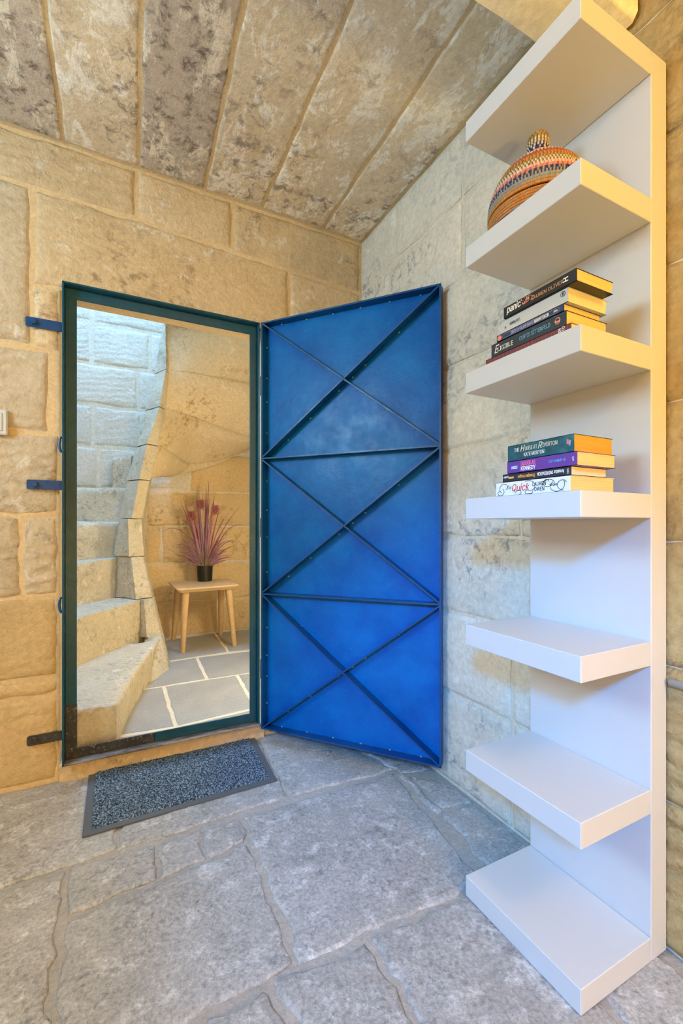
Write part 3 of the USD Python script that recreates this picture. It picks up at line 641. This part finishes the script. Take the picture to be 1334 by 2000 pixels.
for sp in specs:
    pink = rng.uniform(.8, 1.25); cc = (np.array(GREEN) * rng.uniform(.8, 1.25), np.array(PURP) * pink, np.array(TIP) * pink)
    v, f, col = tuft(sp[0], sp[1], sp[2], sp[3], sp[4], 10, sp[5], cc)
    color_mesh(free(pl, 'blade'), v, f, col, M['grass_blade'])
fine = []; n0 = 0
for k in range(120):
    a = rng.uniform(-1, 1); v, f, col = tuft(a * .16, rng.uniform(.06, .28), rng.uniform(.1, .6), rng.uniform(-.12, .12), rng.uniform(.0012, .0022), 7, 1.2, (np.array(GREEN) * 1.1, np.array((.36, .22, .22)), np.array(PURP)))
    fine.append((v, np.array(f) + n0, col)); n0 += len(v)
pth = free(pl, 'fine_blades'); color_mesh(pth, np.vstack([x[0] for x in fine]), np.vstack([x[1] for x in fine]), np.vstack([x[2] for x in fine]), M['grass_blade']); tag(pth, kind='stuff')
for (dx, zz, dep, dy_) in [(-.046, .590, .02, 1), (-.092, .50, -.05, 1), (.096, .545, -.03, 1)]:
    stem = [np.array([dx * .2, 0, .095]), np.array([dx * .5, 0, .28]), np.array([dx * .85, 0, zz - .04]), np.array([dx, 0, zz + .03])]
    P = [p[0] * right_v + dep * p[2] * 2 * fwd_v + p[2] * np.array([0, 0, 1]) for p in stem]
    hd = part(pl, 'flower_head', tube(P, [.0022, .0022, .003, .002], 6), M['plume'], 40)
    hairs = []; base = P[2]; n0 = 0; vv, ff = [], []
    for k in range(520):
        th, ph = rng.uniform(0, 2 * math.pi), rng.uniform(.0, 1.0); sp_ = rng.uniform(.022, .056)
        s0 = P[2] + (P[3] - P[2]) * ph * .8
        dirv = np.array([math.cos(th), math.sin(th), rng.uniform(-.5, 1.0)]); dirv /= np.linalg.norm(dirv)
        q0, q1, q2 = s0, s0 + dirv * sp_ * .65 + np.array([0, 0, .006]), s0 + dirv * sp_ * 1.05 + np.array([0, 0, -.008])
        sd = np.cross(dirv, [.3, -.5, .8]); sd = sd / np.linalg.norm(sd) * .0010
        vv += [q0 - sd, q0 + sd, q1 - sd, q1 + sd, q2]; ff += [[n0, n0 + 1, n0 + 3], [n0, n0 + 3, n0 + 2], [n0 + 2, n0 + 3, n0 + 4]]; n0 += 5
    part(hd, 'fluff', (np.array(vv), np.array(ff)), M['plume'], False, kind='stuff')

# ================================================================== door mat
mp = [on_z(px, py, 0)[:2] for px, py in [(160, 1638), (541, 1526), (491, 1431), (176, 1490)]]
mc = np.mean(mp, 0); mat_ = thing('doormat', 'dark blue-grey speckled carpet doormat with a flat rubber border in front of the doorway', 'doormat', (mc[0], mc[1], 0))
ml = [np.array(p) - mc for p in mp]
mq = Polygon(ml); zt = .006
part(mat_, 'rubber_border', trimesh.util.concatenate([xf(trimesh.creation.extrude_polygon(mq.buffer(.0), .0035, engine='earcut'), None, (0, 0, .0015))]), M['mat_rubber'], False)
q = inset(np.array(ml), .022); nu, nv = 220, 130
s, t = np.meshgrid(np.linspace(0, 1, nu), np.linspace(0, 1, nv), indexing='ij'); S, T = s[..., None], t[..., None]
P = (1 - S) * (1 - T) * q[0] + S * (1 - T) * q[1] + S * T * q[2] + (1 - S) * T * q[3]
e = np.minimum(np.minimum(s, 1 - s) * nu, np.minimum(t, 1 - t) * nv); rng = np.random.default_rng(3)
hgt = .0062 + .0036 * rng.random(s.shape) + .002 * meshkit.noise(np.dstack([P * 40, np.zeros_like(s)]), 3); hgt = np.where(e < .5, .004, hgt)
P = P + rng.normal(0, .0008, P.shape)
idx = np.arange(nu * nv).reshape(nu, nv)
f = np.vstack([np.stack([idx[:-1, :-1], idx[1:, :-1], idx[1:, 1:]], -1).reshape(-1, 3), np.stack([idx[:-1, :-1], idx[1:, 1:], idx[:-1, 1:]], -1).reshape(-1, 3)])
part(mat_, 'carpet_pile', (np.dstack([P, hgt]).reshape(-1, 3), f), M['mat_pile'], False, kind='stuff')

# ================================================================== light switch and pipe
c = on_y(16.5, 827, YB); sx1 = c[0]
sw_ = thing('light_switch', 'white plastic light switch plate on the stone wall left of the doorway', 'light switch', (sx1 - .043, YB, c[2]))
part(sw_, 'plate', bx((-.043, -.016, -.043), (.043, .0, .043), .004), M['white_laminate'], 30)
part(sw_, 'rocker', bx((-.030, -.019, -.031), (.030, -.014, .031), .003), M['white_laminate'], 30)
c = on_x(1317, 1336, XR - .006)
pi = thing('wall_pipe', 'thin grey pipe run along the joint of the wall behind the shelf unit', 'pipe', (XR - .004, 0, c[2]))
part(pi, 'conduit', tube([(0, .52, 0), (0, .1, 0), (0, -.6, 0), (0, -1.4, 0)], .0085, 12), M['pipe_grey'], 40)

# ================================================================== the white shelf unit
SX, SYN, SD, SW, ST, HT = .7669, .5272, .2275, .3025, .050, 1.90
sh = thing('wall_shelf', 'tall white wall shelf unit of seven thick open shelves on a back panel', 'shelf unit', (SX, SYN, 0))
TP = XR - .004 - (SX + SD)
part(sh, 'back_panel', bx((SD, 0, .001), (SD + TP, SW, HT), .0012), M['white_laminate'], False)
pitch = (HT - ST) / 6
tops = [HT - k * pitch for k in range(7)]
for z in tops: part(sh, 'shelf', bx((0, 0.0, z - ST + (.001 if z < .1 else 0)), (SD - .0008, SW, z), .0012), M['white_laminate'], False)

# ================================================================== woven basket
BXC, BYC, BZ = .877, .709, tops[1]
bk_ = thing('woven_basket', 'colourful coiled straw basket with a domed knobbed lid on the second shelf', 'basket', (BXC, BYC, BZ))
plain_straw = plain('plain_straw', (.40, .24, .09), .7)
def coil_shape(parent, name, prof, bands, r_coil, seed):
    """A coiled basket wall: one ring per coil, each with stitches of two colours, as one mesh."""
    prof = np.asarray(prof, float); d = np.r_[0, np.cumsum(np.linalg.norm(np.diff(prof, axis=0), axis=1))]; n = len(bands); rs = np.random.default_rng(seed)
    vv, ff, cc = [], [], []; base = 0
    for k in range(n):
        u = (k + .5) / n * d[-1]; R_, Z_ = np.interp(u, d, prof[:, 0]), np.interp(u, d, prof[:, 1]); rc = d[-1] / n * .56
        a, b, wd = bands[k]; ns = max(16, int(2 * math.pi * R_ / .0034)); per = 2
        sides = 7; th = np.arange(sides) * 2 * math.pi / sides
        m_ = ns * per
        for j in range(m_):
            ph = 2 * math.pi * j / m_; bul = rc * (1.07 if j % per == 0 else .90)
            rad = R_ + bul * np.cos(th); z = Z_ + bul * np.sin(th)
            vv.append(np.stack([rad * math.cos(ph), rad * math.sin(ph), z], -1))
            si = j // per; pick = a if (si + rs.integers(0, 40) // 39) % wd[1] < wd[0] else b
            cc.append(np.tile(np.array(pick) * rs.uniform(.82, 1.12) * (1 if j % per == 0 else .72), (sides, 1)))
        idx = base + np.arange(m_ * sides).reshape(m_, sides); nx = np.roll(idx, -1, 0); up = np.roll(idx, -1, 1); nu_ = np.roll(nx, -1, 1)
        ff.append(np.stack([idx, nx, nu_], -1).reshape(-1, 3)); ff.append(np.stack([idx, nu_, up], -1).reshape(-1, 3)); base += m_ * sides
    pth = free(parent, name); color_mesh(pth, np.vstack(vv), np.vstack(ff), np.vstack(cc), M['woven_straw'])
    return pth
part(bk_, 'base_disc', lathe([(0, .001), (.105, .001), (.105, .008), (.0001, .008)], 40), plain_straw, 30)
TAN, BRN, WHT, GLD, ORG, RED, PNK, NVY, PUR, LBL, GRY = (.42, .26, .09), (.22, .12, .04), (.72, .62, .44), (.48, .30, .05), (.66, .20, .03), (.50, .07, .03), (.62, .28, .24), (.02, .03, .14), (.13, .04, .20), (.16, .32, .42), (.34, .30, .24)
body = [(.1055, .004), (.1075, .014), (.1086, .024), (.1088, .033)]
coil_shape(bk_, 'bowl', body, [(ORG, LBL, (2, 3)), (ORG, TAN, (1, 2)), (ORG, TAN, (1, 2)), (TAN, ORG, (2, 3)), (ORG, TAN, (1, 2))], .004, 1)
dome_p = [(.1088, .037)] + [(.109 * math.cos(a), .042 + .122 * math.sin(a)) for a in np.linspace(.08, 1.42, 18)]
coil_shape(bk_, 'lid', dome_p, [(TAN, ORG, (1, 2)), (GRY, TAN, (1, 2)), (GRY, LBL, (2, 3)), (NVY, GRY, (1, 2)), (NVY, TAN, (2, 3)), (PNK, RED, (2, 3)), (PNK, WHT, (1, 2)), (WHT, BRN, (1, 2)), (WHT, BRN, (1, 2)), (GLD, BRN, (1, 2)), (GLD, BRN, (1, 2)), (ORG, RED, (1, 2)), (RED, BRN, (2, 3)), (PUR, TAN, (1, 2)), (PUR, WHT, (1, 2)), (WHT, BRN, (1, 2)), (WHT, TAN, (1, 2)), (TAN, BRN, (1, 2)), (GLD, BRN, (1, 2)), (TAN, BRN, (1, 2)), (GLD, BRN, (1, 2)), (TAN, BRN, (1, 2)), (GLD, TAN, (1, 2)), (ORG, TAN, (1, 2))], .004, 2)
knob_p = [(.0195, .160), (.0200, .176), (.0212, .193), (.0212, .208), (.0185, .218), (.012, .2235), (.004, .225)]
coil_shape(bk_, 'knob', knob_p, [(TAN, ORG, (1, 2)), (ORG, RED, (3, 4)), (ORG, TAN, (2, 3)), (NVY, WHT, (2, 3)), (NVY, WHT, (1, 2)), (WHT, BRN, (1, 2)), (WHT, BRN, (1, 2)), (BRN, GLD, (1, 2)), (GLD, BRN, (1, 2)), (GLD, TAN, (1, 2)), (GLD, BRN, (1, 2))], .003, 3)

# ================================================================== books
def lettering(parent, name, text, h, y, z, x, mat, flip=False, bold=False, slant=0.0, stretch=1.0, length=None, rot90=False):
    """Print on a spine: text runs towards -y (or +y upside down), starts at local y, baseline z."""
    t = meshkit.text_mesh(text, h, .0004, bold)
    v = t.vertices.copy(); v[:, 0] += slant * v[:, 1]
    if length: v[:, 0] = (v[:, 0] - v[:, 0].min()) * (length / np.ptp(v[:, 0]))
    else: v[:, 0] *= stretch
    if rot90: v = np.stack([-v[:, 1], v[:, 0], v[:, 2]], -1)
    if flip: v[:, :2] = -v[:, :2]
    t.vertices = np.stack([x - .0001 - v[:, 2], y - v[:, 0], z + v[:, 1]], -1)
    return part(parent, name, t, mat, False)
def book(label, pxl, pxr, z, th, depth, cover, pages, xs, rot=0.0, group=None, bow=.0):
    yl, yr = on_x(pxl, 1000, xs)[1], on_x(pxr, 1000, xs)[1]; L = yl - yr
    b = thing('book', label, 'book', (xs, yr, z), rot, group)
    ct = .0008; out = []
    # cover: a C of two boards and a spine
    c_ = cat(bx((0, 0, 0), (depth, L, ct)), bx((0, 0, th - ct), (depth, L, th)), bx((0, 0, 0), (ct * 1.5, L, th)))
    cv = part(b, 'cover', c_, M[cover], False)
    n = 8; k = np.linspace(0, 1, n)
    pv = []
    g_ = bx((ct * 1.5, .0012, ct), (depth - .0025, L - .0012, th - ct)); g_ = g_.subdivide().subdivide()
    vv = g_.vertices; vv[:, 0] += bow * ((vv[:, 2] / th) - .5) * np.clip(vv[:, 0] / depth, 0, 1); g_.vertices = vv
    part(b, 'pages', g_, M[pages], False)
    return b, cv, L
gp1, gp2 = None, None
z = tops[2] + .0005; X1 = SX + .012
b, cv, L = book('thin ribbed maroon book at the bottom of the upper book stack', 949, 1115.5, z, .0150, .135, 'cover_maroon', 'pages_pale', X1)
lettering(cv, 'lettering', 'TO', .0055, .014, .0040, 0, M['ink_white'], rot90=True, bold=True); lettering(cv, 'lettering', 'IN', .0055, .022, .0040, 0, M['ink_white'], rot90=True, bold=True)
z += .0152
b, cv, L = book('dark slate paperback with silver and pale blue spine lettering, above the thin maroon book', 960, 1106, z, .0290, .128, 'cover_slate', 'pages', X1 + .001)
lettering(cv, 'title', 'E', .0175, L - .008, .0065, 0, M['ink_white'], slant=.35, stretch=.8); lettering(cv, 'title', 'LIGIBLE', .0100, L - .0195, .0085, 0, M['ink_white'], bold=False, length=.043)
lettering(cv, 'author', 'CURTIS SITTENFELD', .0085, L - .080, .0105, 0, M['ink_blue'], length=.076)
part(cv, 'emblem', xf(tube([(0, .012 * math.cos(a) * .45, .006 * math.sin(a)) for a in np.linspace(0, 2 * math.pi, 15)], .0009, 5), None, (-.0002, .019, .0155)), M['ink_salmon'], False)
part(cv, 'emblem', bx((-.0006, .0135, .0125), (0, .0245, .0155)), M['ink_salmon'], False)
z += .0292
b, cv, L = book('slim navy paperback with a round orange badge on its spine, middle of the upper stack', 970.5, 1101.5, z, .0145, .115, 'cover_navy', 'pages', X1)
part(cv, 'badge', xf(lathe([(0, 0), (.0058, 0), (.0058, .0005), (.0001, .0005)], 24), [[0, 0, -1], [1, 0, 0], [0, 1, 0]], (-.0001, L - .0085, .0072)), M['penguin'], False)
pts = [(-.0003, y, zz) for y, zz in [(L - .019, .0028), (L - .016, .0072), (L - .019, .0118)]] + [(-.0003, .012, .0118), (-.0003, .008, .0072), (-.0003, .012, .0028), (-.0003, L - .019, .0028)]
part(cv, 'outline', tube(pts, .0003, 4), M['ink_lilac'], False)
lettering(cv, 'title', 'SOUPES MORTES AUX OLIVES', .0056, .072, .0100, 0, M['ink_lilac'], flip=True, bold=True, length=.058); lettering(cv, 'author', 'MICHÈLE BARRIÈRE', .0060, .034, .0102, 0, M['ink_white'], flip=True, bold=True, length=.036)
lettering(cv, 'lettering', 'PRIME', .0040, .013, .0092, 0, M['ink_white'], flip=True, length=.010)
z += .0147
b, cv, L = book('plain pale grey paperback between the navy book and the black book', 979, 1109.5, z, .0285, .122, 'cover_grey', 'pages_pale', X1 + .001, bow=.004)
lettering(cv, 'title', 'Lois Henry', .0075, L - .052, .0165, 0, M['ink_black'], flip=True, length=.026); lettering(cv, 'lettering', 'roman', .0060, L - .036, .0155, 0, M['ink_grey'], flip=True, length=.012)
lettering(cv, 'lettering', 'B', .0050, L - .010, .0080, 0, M['ink_black'])
part(cv, 'emblem', xf(tube([(0, .0050 * math.cos(a), .0050 * math.sin(a)) for a in np.linspace(0, 2 * math.pi, 15)], .0006, 5), None, (-.0002, .011, .0190)), M['ink_black'], False)
lettering(cv, 'emblem', 'B', .0055, .0130, .0165, 0, M['ink_black'], bold=True)
z += .0287
b, cv, L = book('black paperback with white and gold spine lettering on top of the upper stack', 984, 1126.5, z, .0240, .112, 'cover_black', 'pages', X1 - .004, bow=.010)
lettering(cv, 'title', 'panic', .0140, L - .0085, .0090, 0, M['ink_white'], bold=True, slant=.2, length=.038)
lettering(cv, 'author', 'LAUREN OLIVER', .0072, L - .074, .0085, 0, M['ink_orange'], length=.074)
lettering(cv, 'emblem', 'H', .0100, .018, .0075, 0, M['ink_white'], rot90=True, bold=True)
rr = np.random.default_rng(8); bl = []
for k in range(34):
    yy, zz = L - .046 - rr.random() * .034, .0085 + rr.random() * .013; s_ = rr.uniform(.0008, .0022); bl.append(xf(lathe([(0, 0), (s_, 0), (s_ * .8, .0003), (.0001, .0003)], 6), [[0, 0, -1], [1, 0, 0], [0, 1, 0]], (-.0001, yy, zz)))
part(cv, 'cover_art', cat(*bl), M['ink_salmon'], False)
# second stack
z = tops[3] + .0005; X2 = SX + .012
b, cv, L = book('white paperback with black swirls and red script at the bottom of the lower stack', 969, 1113.5, z, .0310, .140, 'cover_white', 'pages', X2)
lettering(cv, 'title', 'The', .0085, L - .034, .0140, 0, M['ink_grey'], slant=.3, length=.010); lettering(cv, 'title', 'Quick', .0150, L - .046, .0090, 0, M['ink_red'], slant=.25, length=.046)
lettering(cv, 'author', 'LAUREN', .0078, L - .100, .0165, 0, M['ink_black'], length=.032); lettering(cv, 'author', 'OWEN', .0078, L - .104, .0058, 0, M['ink_black'], length=.024)
lettering(cv, 'lettering', 'VINTAGE', .0042, .045, .0135, 0, M['ink_black'], slant=.2, length=.018)
def swirl(cy_, cz_, r0, r1, a0, a1, n=22):
    a = np.linspace(a0, a1, n); r = np.linspace(r0, r1, n); return [(-.0004, np.clip(cy_ + r[i] * math.cos(a[i]) * 1.3, .002, L - .002), np.clip(cz_ + r[i] * math.sin(a[i]), .0015, .0295)) for i in range(n)]
for a in [(L - .012, .008, .010, .003, 2.2, 7.5), (L - .026, .018, .013, .004, -1, 4.2), (L - .092, .015, .015, .006, 1, 5.2), (L - .088, .006, .010, .003, 3, 8), (L - .135, .022, .010, .003, -2, 3), (.045, .016, .014, .008, -.4, 3.6), (.030, .014, .015, .009, 2.6, 7.2), (.014, .016, .013, .005, -1.6, 2.8), (L - .065, .004, .008, .002, 0, 5)]:
    part(cv, 'swirl', tube(swirl(*a), .00055, 4), M['ink_black'], False)
z += .0312
b, cv, L = book('slim dark paperback with upside-down yellow and white lettering in the lower stack', 982, 1115.5, z, .0170, .112, 'cover_ink', 'pages_pale', X2 + .001)
lettering(cv, 'title', 'Étranges rivages', .0062, L - .086, .0110, 0, M['ink_yellow'], flip=True, bold=True, length=.044); lettering(cv, 'author', 'Arnaldur INDRIDASON', .0066, .0145, .0125, 0, M['ink_white'], flip=True, bold=True, length=.062)
for m_ in ():
    pass
lettering(cv, 'lettering', 'POINTS', .0040, L - .003, .0085, 0, M['ink_white'], bold=True, length=.014)
part(cv, 'emblem', bx((-.0006, L - .031, .0065), (0, L - .0175, .0105)), M['ink_yellow'], False); lettering(cv, 'lettering', 'P2895', .0040, .0045, .0030, 0, M['ink_white'], rot90=True, length=.010)
z += .0172
b, cv, L = book('purple paperback with pink and white author name in the lower stack', 991, 1127, z, .0265, .120, 'cover_purple', 'pages', X2 - .002)
part(cv, 'publisher_mark', bx((-.0005, L - .030, .0075), (0, L - .0105, .0160)), M['logo_blue'], False); lettering(cv, 'lettering', 'POCKET', .0058, L - .0120, .0090, -.0004, M['ink_white'], bold=True, length=.0165)
lettering(cv, 'author', 'DOUGLAS', .0085, L - .0370, .0140, 0, M['ink_pink'], bold=True, length=.037); lettering(cv, 'author', 'KENNEDY', .0085, L - .0370, .0035, 0, M['ink_white'], bold=True, length=.037)
lettering(cv, 'title', 'Cet instant-là', .0060, .061, .0115, 0, M['ink_cyan'], length=.037); lettering(cv, 'lettering', '14676', .0042, .0060, .0085, 0, M['ink_white'], rot90=True, length=.009)
z += .0267
b, cv, L = book('thick teal paperback with cream spine lettering on top of the lower stack', 992, 1121, z, .0345, .122, 'cover_teal', 'pages_brown', X2, bow=-.003)
lettering(cv, 'title', 'THE', .0082, L - .0180, .0190, 0, M['ink_white'], length=.0125); lettering(cv, 'title', 'H', .0135, L - .0345, .0180, 0, M['cream_ink'], slant=.3, length=.0115); lettering(cv, 'title', 'OUSE AT', .0085, L - .0465, .0190, 0, M['cream_ink'], length=.030)
lettering(cv, 'title', 'R', .0135, L - .0790, .0180, 0, M['cream_ink'], slant=.3, length=.0105); lettering(cv, 'title', 'IVERTON', .0085, L - .0900, .0195, 0, M['cream_ink'], length=.034)
lettering(cv, 'author', 'KATE MORTON', .0080, L - .0435, .0065, 0, M['ink_white'], length=.050)
lettering(cv, 'emblem', '&', .0090, .0155, .0165, 0, M['ink_pink'], bold=True, length=.006); lettering(cv, 'lettering', 'PAN', .0040, .0065, .0130, 0, M['ink_white'], rot90=True, length=.010)
